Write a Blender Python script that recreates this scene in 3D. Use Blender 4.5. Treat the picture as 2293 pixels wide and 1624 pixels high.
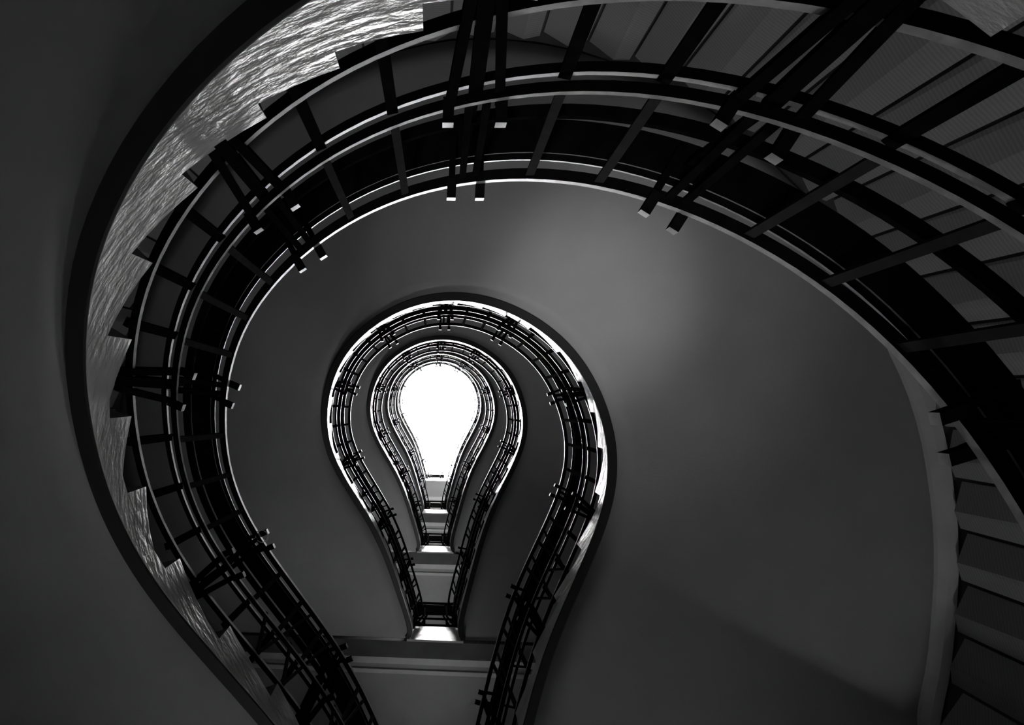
import bpy, math, random
import numpy as np
from mathutils import Matrix, Vector

# ------------------------------------------------------------------ scene, camera, light
scene = bpy.context.scene
for o in list(bpy.data.objects):
    bpy.data.objects.remove(o, do_unlink=True)
COL = scene.collection

scene.view_settings.view_transform = 'Standard'
scene.view_settings.look = 'None'
scene.view_settings.gamma = 1.0
scene.view_settings.use_curve_mapping = False
scene.view_settings.exposure = 0.0
scene.cycles.use_denoising = True
scene.cycles.max_bounces = 5
scene.cycles.diffuse_bounces = 4
scene.cycles.glossy_bounces = 2
scene.cycles.transmission_bounces = 2
scene.cycles.transparent_max_bounces = 8
scene.cycles.sample_clamp_indirect = 6.0
scene.cycles.use_adaptive_sampling = True
scene.cycles.adaptive_threshold = 0.12
scene.cycles.adaptive_min_samples = 16

W_PX, H_PX, F_PX = 2293.0, 1624.0, 1400.0
ZEN = (974.70, 868.33)          # pixel of the zenith
PPX = (871.76, 1107.13)         # pixel of the optical axis
ROLL = 0.00841
nz = np.array([(ZEN[0] - PPX[0]) / F_PX, (ZEN[1] - PPX[1]) / F_PX, 1.0]); nz /= np.linalg.norm(nz)
ex = np.array([1.0, 0, 0]) - nz * nz[0]; ex /= np.linalg.norm(ex)
ey = np.cross(nz, ex)
ex, ey = ex * math.cos(ROLL) + ey * math.sin(ROLL), ey * math.cos(ROLL) - ex * math.sin(ROLL)
CAMM = np.stack([ex, ey, nz], 1)
cam_data = bpy.data.cameras.new('camera')
cam = bpy.data.objects.new('camera', cam_data); COL.objects.link(cam)
r0, r1, r2 = CAMM
cam.matrix_world = Matrix(((r0[0], -r1[0], -r2[0], 0), (r0[1], -r1[1], -r2[1], 0), (r0[2], -r1[2], -r2[2], 0), (0, 0, 0, 1)))
cam_data.sensor_fit = 'HORIZONTAL'
cam_data.sensor_width = 36.0
cam_data.lens = 36.0 * F_PX / W_PX
cam_data.shift_x = (W_PX / 2 - PPX[0]) / W_PX
cam_data.shift_y = (PPX[1] - H_PX / 2) / W_PX
cam_data.clip_start = 0.02
scene.camera = cam

world = bpy.data.worlds.new('sky'); scene.world = world
world.use_nodes = True
bg = world.node_tree.nodes['Background']
bg.inputs['Color'].default_value = (1, 1, 1, 1)
bg.inputs['Strength'].default_value = 132.0

# ------------------------------------------------------------------ materials (all monochrome)
def new_mat(name, col, rough=0.5, spec=0.5, metal=0.0, coat=0.0):
    m = bpy.data.materials.new(name); m.use_nodes = True
    b = m.node_tree.nodes['Principled BSDF']
    b.inputs['Base Color'].default_value = (col, col, col, 1)
    b.inputs['Roughness'].default_value = rough
    b.inputs['Specular IOR Level'].default_value = spec
    b.inputs['Metallic'].default_value = metal
    b.inputs['Coat Weight'].default_value = coat
    b.inputs['Coat Roughness'].default_value = 0.15
    return m
def vary(m, lo, hi, scale, detail=4, stretch=None, bump=0.0, bump_scale=None, rough=None):
    nt = m.node_tree; b = nt.nodes['Principled BSDF']
    tc = nt.nodes.new('ShaderNodeTexCoord'); mp = nt.nodes.new('ShaderNodeMapping')
    nt.links.new(tc.outputs['Object'], mp.inputs['Vector'])
    if stretch: mp.inputs['Scale'].default_value = stretch
    n = nt.nodes.new('ShaderNodeTexNoise'); n.inputs['Scale'].default_value = scale; n.inputs['Detail'].default_value = detail
    nt.links.new(mp.outputs['Vector'], n.inputs['Vector'])
    r = nt.nodes.new('ShaderNodeMapRange'); r.inputs['From Min'].default_value = 0.3; r.inputs['From Max'].default_value = 0.7
    r.inputs['To Min'].default_value = lo; r.inputs['To Max'].default_value = hi
    nt.links.new(n.outputs['Fac'], r.inputs['Value']); nt.links.new(r.outputs['Result'], b.inputs['Base Color'])
    if rough:
        r2_ = nt.nodes.new('ShaderNodeMapRange'); r2_.inputs['From Min'].default_value = 0.3; r2_.inputs['From Max'].default_value = 0.7
        r2_.inputs['To Min'].default_value = rough[0]; r2_.inputs['To Max'].default_value = rough[1]
        nt.links.new(n.outputs['Fac'], r2_.inputs['Value']); nt.links.new(r2_.outputs['Result'], b.inputs['Roughness'])
    if bump:
        n2 = nt.nodes.new('ShaderNodeTexNoise'); n2.inputs['Scale'].default_value = bump_scale or scale * 3; n2.inputs['Detail'].default_value = 5
        nt.links.new(mp.outputs['Vector'], n2.inputs['Vector'])
        bp = nt.nodes.new('ShaderNodeBump'); bp.inputs['Strength'].default_value = bump; bp.inputs['Distance'].default_value = 0.02
        nt.links.new(n2.outputs['Fac'], bp.inputs['Height']); nt.links.new(bp.outputs['Normal'], b.inputs['Normal'])
    return m

M = {}
M['plaster'] = vary(new_mat('plaster', 0.4, 0.85, 0.2), 0.38, 0.42, 2.5, bump=0.05, bump_scale=60)
M['string'] = vary(new_mat('string_paint', 0.6, 0.35, 0.5, coat=0.3), 0.36, 0.6, 2.2, detail=8, stretch=(1, 1, 2.5), bump=0.5, bump_scale=14, rough=(0.22, 0.5))
M['edge'] = new_mat('edge_paint', 0.03, 0.6, 0.3)
M['tread'] = vary(new_mat('tread_stone', 0.09, 0.6, 0.3), 0.06, 0.12, 6)
M['iron'] = vary(new_mat('iron_paint', 0.006, 0.55, 0.0), 0.004, 0.008, 20, bump=0.1, bump_scale=120)
M['lip'] = vary(new_mat('edge_highlight', 0.3, 0.4, 0.6), 0.2, 0.42, 20)  # lighter tone that paints a highlight on iron and wood edges
M['steel'] = vary(new_mat('bar_paint', 0.03, 0.6, 0.0), 0.025, 0.035, 20, bump=0.05, bump_scale=120)
M['wood'] = vary(new_mat('handrail_wood', 0.006, 0.6, 0.0), 0.004, 0.008, 12, stretch=(1, 1, 4))
M['beam'] = vary(new_mat('beam_paint', 0.12, 0.8, 0.2), 0.1, 0.14, 3)
M['trim'] = vary(new_mat('trim_paint', 0.7, 0.7, 0.3), 0.66, 0.76, 4)
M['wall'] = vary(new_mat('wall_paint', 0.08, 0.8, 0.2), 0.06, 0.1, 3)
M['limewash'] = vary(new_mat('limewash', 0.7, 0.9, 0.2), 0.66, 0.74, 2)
M['floor'] = vary(new_mat('floor_stone', 0.4, 0.5, 0.4), 0.34, 0.44, 4)
M['frame'] = vary(new_mat('frame_paint', 0.6, 0.5, 0.4), 0.55, 0.65, 4)

def panel_material():
    m = new_mat('ribbed_panel', 0.2, 0.7, 0.3)
    nt = m.node_tree; b = nt.nodes['Principled BSDF']
    tc = nt.nodes.new('ShaderNodeTexCoord')
    wv = nt.nodes.new('ShaderNodeTexWave'); wv.wave_type = 'BANDS'; wv.bands_direction = 'Z'
    wv.inputs['Scale'].default_value = 16.0; wv.inputs['Distortion'].default_value = 0.6; wv.inputs['Detail'].default_value = 1
    mp = nt.nodes.new('ShaderNodeMapping'); mp.inputs['Rotation'].default_value = (0.5, 0.5, 0)
    nt.links.new(tc.outputs['Object'], mp.inputs['Vector']); nt.links.new(mp.outputs['Vector'], wv.inputs['Vector'])
    r = nt.nodes.new('ShaderNodeMapRange'); r.inputs['To Min'].default_value = 0.29; r.inputs['To Max'].default_value = 0.35
    nt.links.new(wv.outputs['Fac'], r.inputs['Value']); nt.links.new(r.outputs['Result'], b.inputs['Base Color'])
    bp = nt.nodes.new('ShaderNodeBump'); bp.inputs['Strength'].default_value = 0.15; bp.inputs['Distance'].default_value = 0.004
    nt.links.new(wv.outputs['Fac'], bp.inputs['Height']); nt.links.new(bp.outputs['Normal'], b.inputs['Normal'])
    return m
M['panel'] = panel_material()
def glass_material():
    m = bpy.data.materials.new('skylight_glass'); m.use_nodes = True
    nt = m.node_tree; nt.nodes.clear()
    out = nt.nodes.new('ShaderNodeOutputMaterial'); mix = nt.nodes.new('ShaderNodeMixShader')
    tr = nt.nodes.new('ShaderNodeBsdfTransparent'); gl = nt.nodes.new('ShaderNodeBsdfGlossy')
    tr.inputs['Color'].default_value = (0.93, 0.93, 0.93, 1); gl.inputs['Roughness'].default_value = 0.05
    mix.inputs['Fac'].default_value = 0.06
    nt.links.new(tr.outputs[0], mix.inputs[1]); nt.links.new(gl.outputs[0], mix.inputs[2]); nt.links.new(mix.outputs[0], out.inputs['Surface'])
    return m
M['glass'] = glass_material()

# ------------------------------------------------------------------ mesh helpers
def mesh(name, verts, faces, mat, smooth=False):
    me = bpy.data.meshes.new(name)
    me.from_pydata([tuple(map(float, v)) for v in verts], [], faces)
    me.materials.append(mat)
    if smooth:
        for p in me.polygons: p.use_smooth = True
    me.update()
    return me
def link(name, data, parent=None, mat4=None):
    o = bpy.data.objects.new(name, data); COL.objects.link(o)
    if parent is not None: o.parent = parent
    if mat4 is not None: o.matrix_local = mat4
    return o
def tag(o, label, cat, group=None):
    o['label'] = label; o['category'] = cat
    if group: o['group'] = group
    return o
def struct(o):
    o['kind'] = 'structure'; return o
def box_vf(x0, x1, y0, y1, z0, z1, off=0):
    v = [(x0, y0, z0), (x1, y0, z0), (x1, y1, z0), (x0, y1, z0), (x0, y0, z1), (x1, y0, z1), (x1, y1, z1), (x0, y1, z1)]
    f = [(3, 2, 1, 0), (4, 5, 6, 7), (0, 1, 5, 4), (1, 2, 6, 5), (2, 3, 7, 6), (3, 0, 4, 7)]
    return v, [tuple(i + off for i in q) for q in f]
def boxes(name, bs, mat):
    V, Fc = [], []
    for b in bs:
        v, f = box_vf(*b, off=len(V)); V += v; Fc += f
    return mesh(name, V, Fc, mat)
def bars(name, segs, mat):
    """segs: (p, q, w, h): rectangular bar from p to q; w along the side axis, h along the other"""
    V, Fc = [], []
    for p, q, w, h in segs:
        p, q = Vector(p), Vector(q); d = (q - p).normalized()
        ref = Vector((0, 1, 0)) if abs(d.y) < 0.8 else Vector((0, 0, 1))
        a = d.cross(ref).normalized(); b = d.cross(a).normalized()
        i = len(V)
        for c in (p, q):
            for sa, sb in ((-1, -1), (1, -1), (1, 1), (-1, 1)):
                V.append(tuple(c + a * (sa * w / 2) + b * (sb * h / 2)))
        Fc += [(i + 3, i + 2, i + 1, i), (i + 4, i + 5, i + 6, i + 7)] + [(i + k, i + (k + 1) % 4, i + 4 + (k + 1) % 4, i + 4 + k) for k in range(4)]
    return mesh(name, V, Fc, mat)

# ------------------------------------------------------------------ the line of the open well (plan x, y and rise z of the string's lower edge)
KN = np.array([[0.4151, 3.3462, -1.2104], [0.3732, 3.1451, -1.13], [0.5208, 2.5476, -0.8893], [0.8058, 1.6917, -0.4887], [1.2241, 0.8469, -0.0353],
               [1.2564, 0.1875, 0.3387], [1.0007, -0.3232, 0.664], [0.5503, -0.6518, 0.9411], [0.0663, -0.7594, 1.1824], [-0.4177, -0.6518, 1.3706],
               [-0.8681, -0.3232, 1.6366], [-1.1238, 0.1875, 2.0104], [-1.0915, 0.8469, 2.4014], [-0.6732, 1.6917, 2.7401], [-0.3882, 2.5476, 3.0705],
               [-0.2406, 3.1451, 3.2982], [-0.2826, 3.3462, 3.3774]])
def spline(Q, n):
    m = len(Q); A = np.zeros((m, m)); rhs = np.zeros(Q.shape); A[0, 0] = A[-1, -1] = 1
    for i in range(1, m - 1):
        A[i, i - 1] = A[i, i + 1] = 1; A[i, i] = 4; rhs[i] = 6 * (Q[i - 1] - 2 * Q[i] + Q[i + 1])
    m2 = np.linalg.solve(A, rhs)
    u = np.linspace(0, m - 1, (m - 1) * n + 1); i = np.clip(u.astype(int), 0, m - 2); f = (u - i)[:, None]
    return (1 - f) * Q[i] + f * Q[i + 1] + ((1 - f) ** 3 - (1 - f)) * m2[i] / 6 + (f ** 3 - f) * m2[i + 1] / 6
CU = spline(KN, 60)
S_ = np.concatenate([[0], np.cumsum(np.linalg.norm(np.diff(CU[:, :2], axis=0), axis=1))])
S_ /= S_[-1]
T_ = np.gradient(CU[:, :2], axis=0); T_ /= np.linalg.norm(T_, axis=1)[:, None]
N_ = np.stack([-T_[:, 1], T_[:, 0]], 1)
if N_[len(N_) // 2, 1] < 0: N_ = -N_
# outward directions, squared up towards the landing so that the flights end on one line
ang = np.unwrap(np.arctan2(-N_[:, 1], -N_[:, 0]))
ia, ib = np.searchsorted(S_, 0.24), np.searchsorted(S_, 0.76)
a0 = round(ang[0] / (2 * math.pi)) * 2 * math.pi
a1 = a0 - math.pi if ang[-1] < ang[0] else a0 + math.pi
angs = ang.copy()
angs[:ia] = np.interp(S_[:ia], [0, S_[ia]], [a0, ang[ia]])
angs[ib:] = np.interp(S_[ib:], [S_[ib], 1], [ang[ib], a1])
STAIR_W = 2.6                    # nominal; the true width of the flight varies round the turn
WID_S = [0.0, 0.24, 0.26, 0.275, 0.302, 0.333, 0.378, 0.39, 0.45, 0.5]
WID_W = [2.8, 2.8, 2.72, 2.6, 2.4, 2.22, 2.1, 2.05, 2.06, 2.1]
def P(s, u=0.0, dz=0.0):
    x = np.interp(s, S_, CU[:, 0]); y = np.interp(s, S_, CU[:, 1]); z = np.interp(s, S_, CU[:, 2])
    nx = np.interp(s, S_, N_[:, 0]); ny = np.interp(s, S_, N_[:, 1])
    return (x + u * nx, y + u * ny, z + dz)
def PO(s, w, dz=0.0):
    """outward by w from the well edge, along the step line"""
    x = np.interp(s, S_, CU[:, 0]); y = np.interp(s, S_, CU[:, 1]); z = np.interp(s, S_, CU[:, 2])
    a = np.interp(s, S_, angs)
    if w > 1.5: w += np.interp(min(s, 1 - s), WID_S, WID_W) - STAIR_W
    return (x + w * math.cos(a), y + w * math.sin(a), z + dz)
def frame_at(s, u=0.0, dz=0.0):
    """local frame: x along the stair, y into the well, z up"""
    nx = np.interp(s, S_, N_[:, 0]); ny = np.interp(s, S_, N_[:, 1]); l = math.hypot(nx, ny); nx /= l; ny /= l
    p = P(s, u, dz)
    tx, ty = ny, -nx
    return Matrix(((tx, nx, 0, p[0]), (ty, ny, 0, p[1]), (0, 0, 1, p[2]), (0, 0, 0, 1)))
def sweep(name, sec, ss, mat, fn=P, smooth=False):
    V, Fc = [], []; m = len(sec)
    for s in ss:
        for u, dz in sec: V.append(fn(s, u, dz))
    for i in range(len(ss) - 1):
        for k in range(m):
            a = i * m + k; b = i * m + (k + 1) % m
            Fc.append((a, b, b + m, a + m))
    Fc.append(tuple(range(m - 1, -1, -1))); Fc.append(tuple((len(ss) - 1) * m + k for k in range(m)))
    return mesh(name, V, Fc, mat)
SS = list(np.linspace(0, 1, 161))
SK = np.array([0.0, 0.035, 0.075, 0.115, 0.155, 0.195, 0.2348, 0.275, 0.3088, 0.3361, 0.3619, 0.3908, 0.4214, 0.4442, 0.4655, 0.488, 0.5108, 0.5304, 0.551, 0.5764,
               0.6021, 0.6282, 0.6565, 0.6864, 0.7224, 0.7636, 0.804, 0.844, 0.884, 0.924, 0.964, 1.0])      # nosing positions along the well edge
NST = len(SK) - 1
zz = np.interp(SK, S_, CU[:, 2])

# levels: (root z, z scale) of the five flights, and the landings' underside heights
FL = [(0.0, 1.0), (4.6, 1.0), (9.2, 1.0), (13.666, 0.889), (17.756, 0.889)]
LZ = [3.377, 7.977, 12.577, 16.668, 20.759]
YL = 3.346
FLOOR_Z = -1.30
ROOF_Z = 24.0

# ------------------------------------------------------------------ the setting
fl = link('floor', boxes('floor', [(-4.5, 4.5, -4.5, 7.0, FLOOR_Z - 0.2, FLOOR_Z)], M['floor'])); struct(fl)
# outer wall, following the outer ends of the steps
def wall_pts():
    return [PO(s, STAIR_W + 0.02)[:2] for s in np.linspace(0, 1, 81)]
wp = wall_pts()
wp = [(wp[0][0], 6.2)] + wp + [(wp[-1][0], 6.2)]
wz = [PO(0.0, 0)[2] + 4.72] + [PO(s, 0)[2] + 4.72 for s in np.linspace(0, 1, 81)] + [PO(1.0, 0)[2] + 4.72]
def wall_mesh(name, lo, hi, mat):
    V, Fc = [], []
    for i, (x, y) in enumerate(wp):
        j = min(max(i, 1), len(wp) - 2)
        dx, dy = wp[j + 1][0] - wp[j - 1][0], wp[j + 1][1] - wp[j - 1][1]; l = math.hypot(dx, dy)
        ox, oy = dy / l, -dx / l
        if ox * x + oy * (y - 0.8) < 0: ox, oy = -ox, -oy
        V += [(x, y, lo[i]), (x, y, hi[i]), (x + ox * 0.3, y + oy * 0.3, lo[i]), (x + ox * 0.3, y + oy * 0.3, hi[i])]
    for i in range(len(wp) - 1):
        a = i * 4
        Fc += [(a, a + 1, a + 5, a + 4), (a + 2, a + 6, a + 7, a + 3), (a + 1, a + 3, a + 7, a + 5), (a, a + 4, a + 6, a + 2)]
    Fc += [(0, 2, 3, 1), (len(V) - 4, len(V) - 3, len(V) - 1, len(V) - 2)]
    return mesh(name, V, Fc, mat)
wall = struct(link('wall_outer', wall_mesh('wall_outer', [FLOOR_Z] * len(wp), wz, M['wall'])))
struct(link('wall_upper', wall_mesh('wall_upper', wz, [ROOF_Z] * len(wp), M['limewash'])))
xl, xr = wp[-1][0], wp[0][0]
# back wall, unseen; its narrow windows are added and sized to light the soffits
WIN = [(1.85, 2.2, -0.1, 1.0), (-0.11, 0.11, 0.45, 1.05), (-0.14, 0.14, LZ[0] + 1.7, LZ[0] + 2.5), (1.8, 1.93, LZ[0] + 1.5, LZ[0] + 2.2), (-2.06, -1.9, LZ[0] + 1.6, LZ[0] + 2.2)] + [(-0.17, 0.17, z + 1.4, z + 2.4) for z in LZ[1:4]]      # x0, x1, z0, z1
def wall_with_holes(x0, x1, z0, z1, holes):
    xs = sorted({x0, x1} | {h[0] for h in holes} | {h[1] for h in holes}); zs = sorted({z0, z1} | {h[2] for h in holes} | {h[3] for h in holes})
    out = []
    for a, b in zip(xs[:-1], xs[1:]):
        run = None
        for c, d in zip(zs[:-1], zs[1:]):
            hole = any(h[0] <= a and b <= h[1] and h[2] <= c and d <= h[3] for h in holes)
            if hole:
                if run: out.append((a, b, 6.2, 6.5, *run)); run = None
            else: run = (run[0], d) if run else (c, d)
        if run: out.append((a, b, 6.2, 6.5, *run))
    return out
struct(link('wall_back', boxes('wall_back', wall_with_holes(xl - 0.3, xr + 0.3, FLOOR_Z, ROOF_Z, WIN), M['plaster'])))
for i, (x0, x1, a, b) in enumerate(WIN):
    xm = (x0 + x1) / 2
    w = struct(link('window_%d' % (i + 2), boxes('window_frame', [(x0, x0 + 0.03, 6.3, 6.4, a, b), (x1 - 0.03, x1, 6.3, 6.4, a, b), (x0 + 0.03, x1 - 0.03, 6.3, 6.4, a, a + 0.05), (x0 + 0.03, x1 - 0.03, 6.3, 6.4, b - 0.05, b), (xm - 0.01, xm + 0.01, 6.3, 6.4, a + 0.05, b - 0.05)], M['frame'])))
    link('pane', boxes('pane', [(x0 + 0.03, xm - 0.01, 6.345, 6.352, a + 0.05, b - 0.05)], M['glass']), w)
    link('pane', boxes('pane', [(xm + 0.01, x1 - 0.03, 6.345, 6.352, a + 0.05, b - 0.05)], M['glass']), w)
# portals only tell the renderer where daylight comes in (they give off no light themselves)
def portal(name, loc, rot, sx, sy):
    d = bpy.data.lights.new(name, 'AREA'); d.shape = 'RECTANGLE'; d.size = sx; d.size_y = sy; d.cycles.is_portal = True
    o = bpy.data.objects.new(name, d); COL.objects.link(o); o.location = loc; o.rotation_euler = rot
for (x0, x1, a, b) in WIN:
    portal('window_portal', ((x0 + x1) / 2, 6.55, (a + b) / 2), (-math.pi / 2, 0, 0), x1 - x0, b - a)
portal('skylight_portal', (0.0, 1.15, ROOF_Z + 0.25), (0, 0, 0), 4.4, 6.1)
# roof with a skylight over the well
SX0, SX1, SY0, SY1 = -2.2, 2.2, -1.9, 4.2
struct(link('ceiling', boxes('ceiling', [(-4.5, SX0, -4.5, 6.6, ROOF_Z, ROOF_Z + 0.2), (SX1, 4.5, -4.5, 6.6, ROOF_Z, ROOF_Z + 0.2), (SX0, SX1, -4.5, SY0, ROOF_Z, ROOF_Z + 0.2), (SX0, SX1, SY1, 6.6, ROOF_Z, ROOF_Z + 0.2)], M['plaster'])))
sky = struct(link('window_1', boxes('skylight_frame', [(SX0, SX1, SY0, SY0 + 0.06, ROOF_Z + 0.02, ROOF_Z + 0.12), (SX0, SX1, SY1 - 0.06, SY1, ROOF_Z + 0.02, ROOF_Z + 0.12), (SX0, SX0 + 0.06, SY0, SY1, ROOF_Z + 0.02, ROOF_Z + 0.12), (SX1 - 0.06, SX1, SY0, SY1, ROOF_Z + 0.02, ROOF_Z + 0.12)], M['frame'])))
nx_, ny_ = 4, 5
for i in range(nx_):
    for j in range(ny_):
        a = SX0 + 0.06 + (SX1 - SX0 - 0.12) * i / nx_; b = SX0 + 0.06 + (SX1 - SX0 - 0.12) * (i + 1) / nx_
        c = SY0 + 0.06 + (SY1 - SY0 - 0.12) * j / ny_; d = SY0 + 0.06 + (SY1 - SY0 - 0.12) * (j + 1) / ny_
        link('pane', boxes('pane', [(a + 0.01, b - 0.01, c + 0.01, d - 0.01, ROOF_Z + 0.06, ROOF_Z + 0.07)], M['glass']), sky)
for i in range(1, nx_):
    a = SX0 + 0.06 + (SX1 - SX0 - 0.12) * i / nx_
    link('glazing_bar', boxes('glazing_bar', [(a - 0.01, a + 0.01, SY0 + 0.06, SY1 - 0.06, ROOF_Z + 0.04, ROOF_Z + 0.1)], M['frame']), sky)
for j in range(1, ny_):
    c = SY0 + 0.06 + (SY1 - SY0 - 0.12) * j / ny_
    link('glazing_bar', boxes('glazing_bar', [(SX0 + 0.06, SX1 - 0.06, c - 0.01, c + 0.01, ROOF_Z + 0.041, ROOF_Z + 0.099)], M['frame']), sky)

# ribbed panels on the outer wall between the lowest flight and the soffit above it
ow = np.array([PO(s, STAIR_W)[:2] for s in np.linspace(0, 1, 801)])
os_ = np.concatenate([[0], np.cumsum(np.linalg.norm(np.diff(ow, axis=0), axis=1))])
npan = int(os_[-1] / 0.36)
for k in range(npan):
    sa, sb = np.interp([os_[-1] * (k + 0.03) / npan, os_[-1] * (k + 0.97) / npan], os_, np.linspace(0, 1, 801))
    zb = PO(sb, 0)[2] + 0.34
    zt = PO(sa, 0)[2] + 4.6 - 0.10
    V = []
    for (z, rg) in ((zb, 0.75), (zt, 0.35)):
        sr = sa + (sb - sa) * rg
        for s, w in ((sa, STAIR_W + 0.015), (sa, STAIR_W - 0.005), (sr, STAIR_W - 0.055), (sb, STAIR_W - 0.005), (sb, STAIR_W + 0.015)):
            p = PO(s, w); V.append((p[0], p[1], z))
    Fc = [(0, 1, 6, 5), (1, 2, 7, 6), (2, 3, 8, 7), (3, 4, 9, 8), (4, 0, 5, 9), (4, 3, 2, 1, 0), (5, 6, 7, 8, 9)]
    link('panel', mesh('panel', V, Fc, M['panel']), wall)

# ------------------------------------------------------------------ stair flights
def soffit_mesh():
    ss = np.linspace(0, 1, 241); nr = 14; V, Fc = [], []
    for s in ss:
        a = np.array(PO(s, 0.06)); b = np.array(PO(s, STAIR_W))
        for k in range(nr + 1):
            q = a + (b - a) * k / nr; V.append((q[0], q[1], q[2] + 0.03))
        V.append((b[0], b[1], b[2] + 0.11)); V.append((a[0], a[1], a[2] + 0.11))
    m = nr + 3
    for i in range(len(ss) - 1):
        for k in range(m):
            c = i * m + k; d = i * m + (k + 1) % m
            Fc.append((c, c + m, d + m, d))
    me = mesh('soffit', V, Fc, M['plaster'], True)
    return me
soffit_me = soffit_mesh()
board_me = sweep('string_board', [(-0.035, -0.004), (0.0, -0.004), (0.0, 0.11), (-0.035, 0.11)], SS, M['string'])
edge_me = sweep('string_edge', [(-0.072, 0.0), (-0.064, -0.014), (-0.005, -0.014), (-0.001, 0.0), (-0.034, 0.004), (-0.034, 0.06), (-0.072, 0.06)], SS, M['edge'])
cove_me = sweep('cove', [(STAIR_W - 0.10, 0.029), (STAIR_W - 0.09, 0.005), (STAIR_W - 0.05, -0.04), (STAIR_W, -0.07), (STAIR_W, 0.029)], list(np.linspace(0, 0.345, 60)), M['trim'], PO)
step_me = []
for k in range(NST):
    ss = np.linspace(SK[k], SK[k + 1], 5)
    zt = zz[k] + 0.265
    V, Fc = [], []
    for s in ss:
        q = P(s, 0.0, 0.0); zb_ = q[2] + 0.11
        o_ = PO(s, STAIR_W - 0.06)
        V += [(q[0], q[1], zb_), (q[0], q[1], zt), (o_[0], o_[1], zt), (o_[0], o_[1], zb_)]
    for i in range(4):
        for j in range(4):
            a = i * 4 + j; b = i * 4 + (j + 1) % 4
            Fc.append((a, b, b + 4, a + 4))
    Fc += [(3, 2, 1, 0), (16, 17, 18, 19)]
    me = mesh('step', V, Fc, M['tread']); me.materials.append(M['string'])      # dark stone tread, painted end towards the well
    for q, p in enumerate(me.polygons):
        if q < 16 and q % 4 == 0: p.material_index = 1
    step_me.append(me)
FLIGHT_LABEL = ['lowest stair flight, nearest the camera, its dark underside filling the left edge',
                'second stair flight up, wide smooth grey soffit around the bulb-shaped well',
                'third stair flight up, bright inner string forming the middle bulb outline',
                'fourth stair flight up, thin white string ring close to the skylight',
                'topmost stair flight, palest ring just under the bright skylight']
flights = []
for i, (z0, sc) in enumerate(FL):
    root = tag(link('stair_flight', None), FLIGHT_LABEL[i], 'staircase', 'flights of the spiral staircase')
    root.location = (0, 0, z0); root.scale = (1, 1, sc)
    flights.append(root)
    link('soffit', soffit_me, root); link('string_board', board_me, root); link('string_edge', edge_me, root); link('cove', cove_me, root)
    for me in step_me: link('step', me, root)

# ------------------------------------------------------------------ railings
def rect(u0, u1, d0, d1): return [(u0, d0), (u1, d0), (u1, d1), (u0, d1)]
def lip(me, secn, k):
    """the narrow face towards the well carries a painted skylight highlight"""
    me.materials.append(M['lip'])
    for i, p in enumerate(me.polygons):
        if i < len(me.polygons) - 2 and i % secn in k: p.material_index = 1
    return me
RA = list(np.linspace(0.004, 0.996, 181))
rail_parts = [
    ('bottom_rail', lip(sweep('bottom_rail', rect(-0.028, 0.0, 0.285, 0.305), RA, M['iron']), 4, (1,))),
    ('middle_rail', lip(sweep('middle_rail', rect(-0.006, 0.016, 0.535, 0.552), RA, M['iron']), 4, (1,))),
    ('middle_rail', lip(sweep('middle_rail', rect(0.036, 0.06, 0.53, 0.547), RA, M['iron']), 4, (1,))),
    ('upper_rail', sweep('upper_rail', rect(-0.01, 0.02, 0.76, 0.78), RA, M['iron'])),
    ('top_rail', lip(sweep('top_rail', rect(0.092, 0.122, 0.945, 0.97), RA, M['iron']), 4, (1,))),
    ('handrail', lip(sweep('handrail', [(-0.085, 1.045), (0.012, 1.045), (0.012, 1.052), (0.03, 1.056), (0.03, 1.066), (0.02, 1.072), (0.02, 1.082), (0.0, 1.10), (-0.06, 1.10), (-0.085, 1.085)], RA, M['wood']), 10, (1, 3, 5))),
]
low_bal = bars('baluster', [((0, -0.014, 0.24), (0, 0.012, 0.56), 0.03, 0.016)], M['iron'])
up_bal = bars('upper_baluster', [((0, 0.05, 0.54), (0, 0.107, 0.955), 0.024, 0.014)], M['steel'])
post_me = bars('post', [((0, -0.014, 0.2), (0, 0.02, 0.56), 0.035, 0.03),
                        ((-0.03, -0.012, 0.22), (-0.062, 0.045, 0.56), 0.024, 0.024), ((0.03, -0.012, 0.22), (0.062, 0.045, 0.56), 0.024, 0.024),
                        ((-0.015, 0.045, 0.54), (-0.012, 0.1, 0.96), 0.02, 0.018), ((0.03, 0.045, 0.54), (0.028, 0.1, 0.96), 0.02, 0.018),
                        ((0, 0.02, 0.57), (0, -0.03, 1.05), 0.022, 0.022),
                        ((0.045, -0.05, 1.03), (0.045, 0.11, 0.985), 0.02, 0.02), ((-0.045, -0.05, 1.03), (-0.045, 0.11, 0.985), 0.02, 0.02)], M['iron'])
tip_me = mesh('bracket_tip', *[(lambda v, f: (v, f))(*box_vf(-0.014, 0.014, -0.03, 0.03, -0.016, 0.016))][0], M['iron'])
tip_me.materials.append(M['lip']); tip_me.polygons[4].material_index = 1      # highlight painted on the end towards the well
stay_me = bars('stay', [((0, 0.0, 0.3), (-0.10, 0.1, 0.95), 0.016, 0.014), ((0, 0.0, 0.3), (0.12, 0.05, 0.53), 0.016, 0.014)], M['steel'])
POST_S = [0.012, 0.09, 0.17, 0.259, 0.351, 0.436, 0.498, 0.564, 0.643, 0.739, 0.83, 0.91, 0.988]
NB = [2, 2, 3, 3, 3, 2, 2, 3, 3, 3, 2, 2]
RAIL_LABEL = ['dark iron railing of the lowest flight, large bars sweeping across the top and left',
              'dark iron railing of the second flight, inside the wide grey soffit',
              'dark iron railing of the third flight, around the middle bulb outline',
              'thin iron railing of the fourth flight, hugging the skylight opening',
              'faint railing of the topmost flight, washed out by the skylight']
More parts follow.
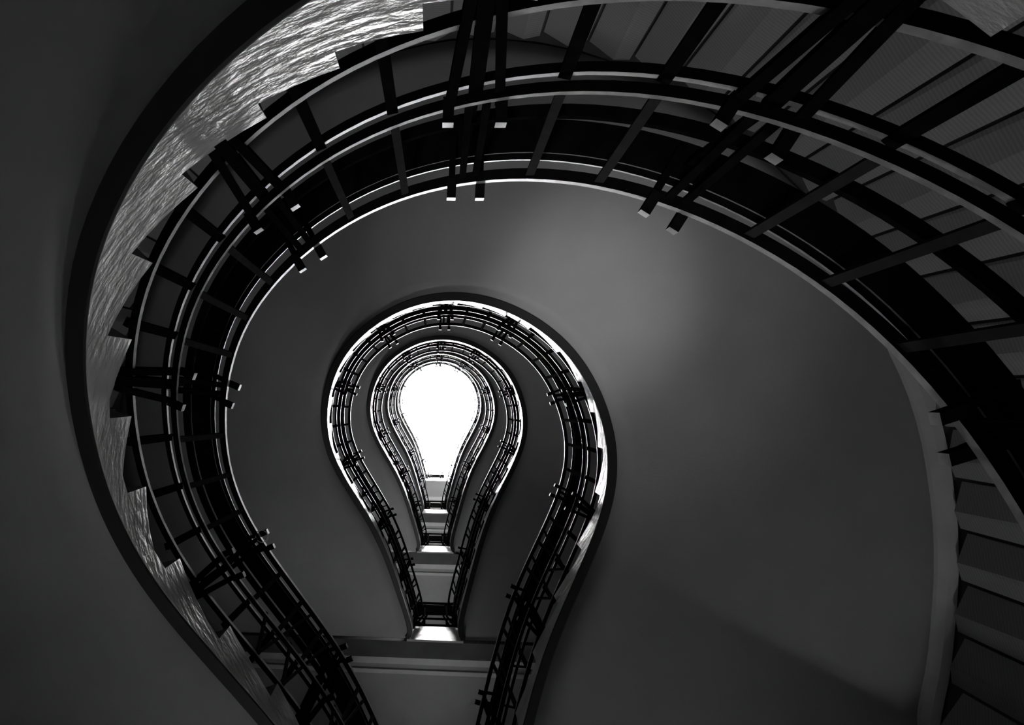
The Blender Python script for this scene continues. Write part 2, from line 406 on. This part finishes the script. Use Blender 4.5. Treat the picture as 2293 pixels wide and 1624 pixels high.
for i, (z0, sc) in enumerate(FL):
    root = tag(link('stair_railing', None), RAIL_LABEL[i], 'railing', 'railings of the spiral staircase')
    root.location = (0, 0, z0); root.scale = (1, 1, sc)
    for n, me in rail_parts: link(n, me, root)
    for s in POST_S:
        po = link('post', post_me, root, frame_at(s))
        for (x, y, z) in ((-0.066, 0.075, 0.55), (0.066, 0.075, 0.55), (-0.045, 0.135, 0.965), (0.045, 0.135, 0.965)):
            link('bracket_tip', tip_me, po, Matrix.Translation((x, y, z)))
    for a, b, n in zip(POST_S[:-1], POST_S[1:], NB):
        for k in range(n):
            s = a + (b - a) * (k + 1) / (n + 1)
            link('baluster', low_bal, root, frame_at(s)); link('upper_baluster', up_bal, root, frame_at(s))
            if s < 0.22 or s > 0.78: link('stay', stay_me, root, frame_at(s))

# ------------------------------------------------------------------ landings with their short railings
LAND_WORD = ['lowest landing, below the frame', 'wide landing beam at the bottom of the picture', 'second landing beam below the skylight', 'third landing with a small bright edge', 'top landing, pale grey underside just below the skylight']
LAND_LABEL = ['lowest landing slab joining the first and second stair flights',
              'largest visible landing, dark beam and light mouldings across the bottom',
              'landing above the largest one, white edge over a dark beam',
              'small landing with a glowing white edge near the skylight',
              'topmost landing, pale grey underside at the foot of the skylight']
xa, xb = KN[-1, 0], KN[0, 0]
XO = (PO(1.0, STAIR_W)[0], PO(0.0, STAIR_W)[0])
for i, lz in enumerate(LZ):
    root = tag(link('stair_landing', None), LAND_LABEL[i], 'landing', 'landings of the spiral staircase')
    root.location = (0, YL, lz)
    y0 = 0.0 if i < 4 else -0.28
    xo0, xo1 = (XO[0], XO[1]) if i < 4 else (XO[0] + 0.2, XO[1] - 0.2)
    link('beam', boxes('beam', [(xo0, xo1, y0 + 0.03, 0.27, 0.0, 0.4)], M['beam'] if i < 4 else M['plaster']), root)
    link('fascia', boxes('fascia', [(xa - 0.03, xb + 0.03, y0, y0 + 0.03, -0.004, 0.48)], M['string']), root)
    link('slab', boxes('slab', [(xo0, xo1, 0.27, 2.85, 0.06, 0.46), (xo0, xo1, y0 + 0.03, 0.27, 0.4, 0.46)], M['plaster']), root)
    link('moulding', boxes('moulding', [(xo0, xo1, 0.27, 0.377, 0.03, 0.06)], M['trim']), root)
    link('moulding', boxes('moulding', [(xo0, xo1, 0.466, 0.524, 0.04, 0.06)], M['trim']), root)
    if i == 0: continue
    r = tag(link('landing_railing', None), ['', 'short railing across the largest landing edge at the bottom', 'short railing above the second white landing edge', 'short railing above the small glowing landing edge', 'faint short railing on the topmost landing'][i], 'railing', 'railings on the landings')
    r.location = (0, YL + y0, lz + 0.2)
    for n, (u0, u1, d0, d1), m in (('bottom_rail', (-0.028, 0.0, 0.36, 0.38), 'iron'), ('middle_rail', (0.0, 0.028, 0.54, 0.56), 'iron'), ('upper_rail', (-0.01, 0.02, 0.76, 0.78), 'iron'), ('top_rail', (0.09, 0.12, 0.945, 0.97), 'iron'), ('handrail', (-0.085, 0.03, 1.045, 1.10), 'wood')):
        link(n, boxes(n, [(xa + 0.03, xb - 0.03, -u1, -u0, d0, d1)], M[m]), r)
    for f in (0.28, 0.74):
        x = xa + (xb - xa) * f
        mt = Matrix(((-1, 0, 0, x), (0, -1, 0, 0), (0, 0, 1, 0), (0, 0, 0, 1)))
        link('baluster', low_bal, r, mt); link('upper_baluster', up_bal, r, mt)
    for x, sg in ((xa + 0.05, 1), (xb - 0.05, -1)):
        link('corner_bar', bars('corner_bar', [((x, 0.02, 0.28), (x + sg * 0.13, -0.06, 0.56), 0.02, 0.02), ((x + sg * 0.07, 0.02, 0.28), (x + sg * 0.18, -0.06, 0.56), 0.02, 0.02), ((x, 0.0, 0.56), (x + sg * 0.09, -0.13, 0.97), 0.02, 0.02)], M['iron']), r)

# ------------------------------------------------------------------ small things
# wire hoop tied to the lowest railing
def torus(R, r, n=28, m=6):
    V, Fc = [], []
    for i in range(n):
        a = 2 * math.pi * i / n
        for j in range(m):
            b = 2 * math.pi * j / m
            V.append(((R + r * math.cos(b)) * math.cos(a), (R + r * math.cos(b)) * math.sin(a), r * math.sin(b)))
    for i in range(n):
        for j in range(m):
            Fc.append((i * m + j, ((i + 1) % n) * m + j, ((i + 1) % n) * m + (j + 1) % m, i * m + (j + 1) % m))
    return V, Fc
V, Fc = torus(0.035, 0.0025)
hoop = tag(link('wire_loop', mesh('wire_loop', V, Fc, M['frame'], True), None, frame_at(0.735, 0.135, 0.94)), 'small thin wire loop hanging on the lowest railing at left', 'wire')
# cord hanging from the skylight
cord = tag(link('pendant_cord', bars('pendant_cord', [((-0.55, 1.0, 21.6), (-0.55, 1.0, ROOF_Z + 0.04), 0.012, 0.012)], M['frame'])), 'thin cord hanging down in front of the white skylight', 'cord')
link('end_knob', boxes('end_knob', [(-0.565, -0.535, 0.985, 1.015, 21.54, 21.6)], M['frame']), cord)
# clerestory strip above the top landing
cl = tag(link('clerestory_strip', boxes('clerestory_strip', [(-0.5, 1.2, 3.34, 3.4, 22.6, 22.72), (-0.5, 1.2, 3.34, 3.4, 22.98, 23.06)], M['frame'])), 'row of small dark panes in a white frame above the top landing', 'window strip')
for k in range(6):
    link('frame_bar', boxes('frame_bar', [(-0.5 + k * 0.33, -0.45 + k * 0.33, 3.34, 3.4, 22.72, 22.98)], M['frame']), cl)
for k in range(5):
    link('pane', boxes('pane', [(-0.45 + k * 0.33, -0.17 + k * 0.33, 3.36, 3.375, 22.72, 22.98)], M['beam']), cl)

# unseen uplighter under the well, added to make the glow on the soffit
up = tag(link('added_uplight', None), 'round uplighter below the frame, added for the glow on the soffit', 'added lamp')
UPL = Vector((-0.55, 0.8, FLOOR_Z)); up.location = UPL
def drum(r, z0, z1, n=24, cap=True):
    V = [(r * math.cos(2 * math.pi * i / n), r * math.sin(2 * math.pi * i / n), z) for z in (z0, z1) for i in range(n)]
    Fc = [(i, (i + 1) % n, n + (i + 1) % n, n + i) for i in range(n)] + [tuple(range(n - 1, -1, -1))]
    if cap: Fc.append(tuple(range(n, 2 * n)))
    return V, Fc
link('base', mesh('base', *drum(0.2, 0.0, 0.03), M['iron']), up)
link('housing', mesh('housing', *drum(0.17, 0.03, 0.14, cap=False), M['iron']), up)
aim = Vector((1.2, -0.7, 5.3)) - (UPL + Vector((0, 0, 0.15)))
for energy, cone in ((225.0, 36), (540.0, 17)):                     # added wide and narrow beams that shape the soffit glow
    ld = bpy.data.lights.new('glow_beam', 'SPOT'); ld.energy = energy; ld.spot_size = math.radians(cone); ld.spot_blend = 1.0; ld.shadow_soft_size = 0.2
    lo = bpy.data.objects.new('glow_beam', ld); COL.objects.link(lo); lo.parent = up
    lo.matrix_local = Matrix.Translation((0, 0, 0.15)) @ aim.to_track_quat('-Z', 'Y').to_matrix().to_4x4()
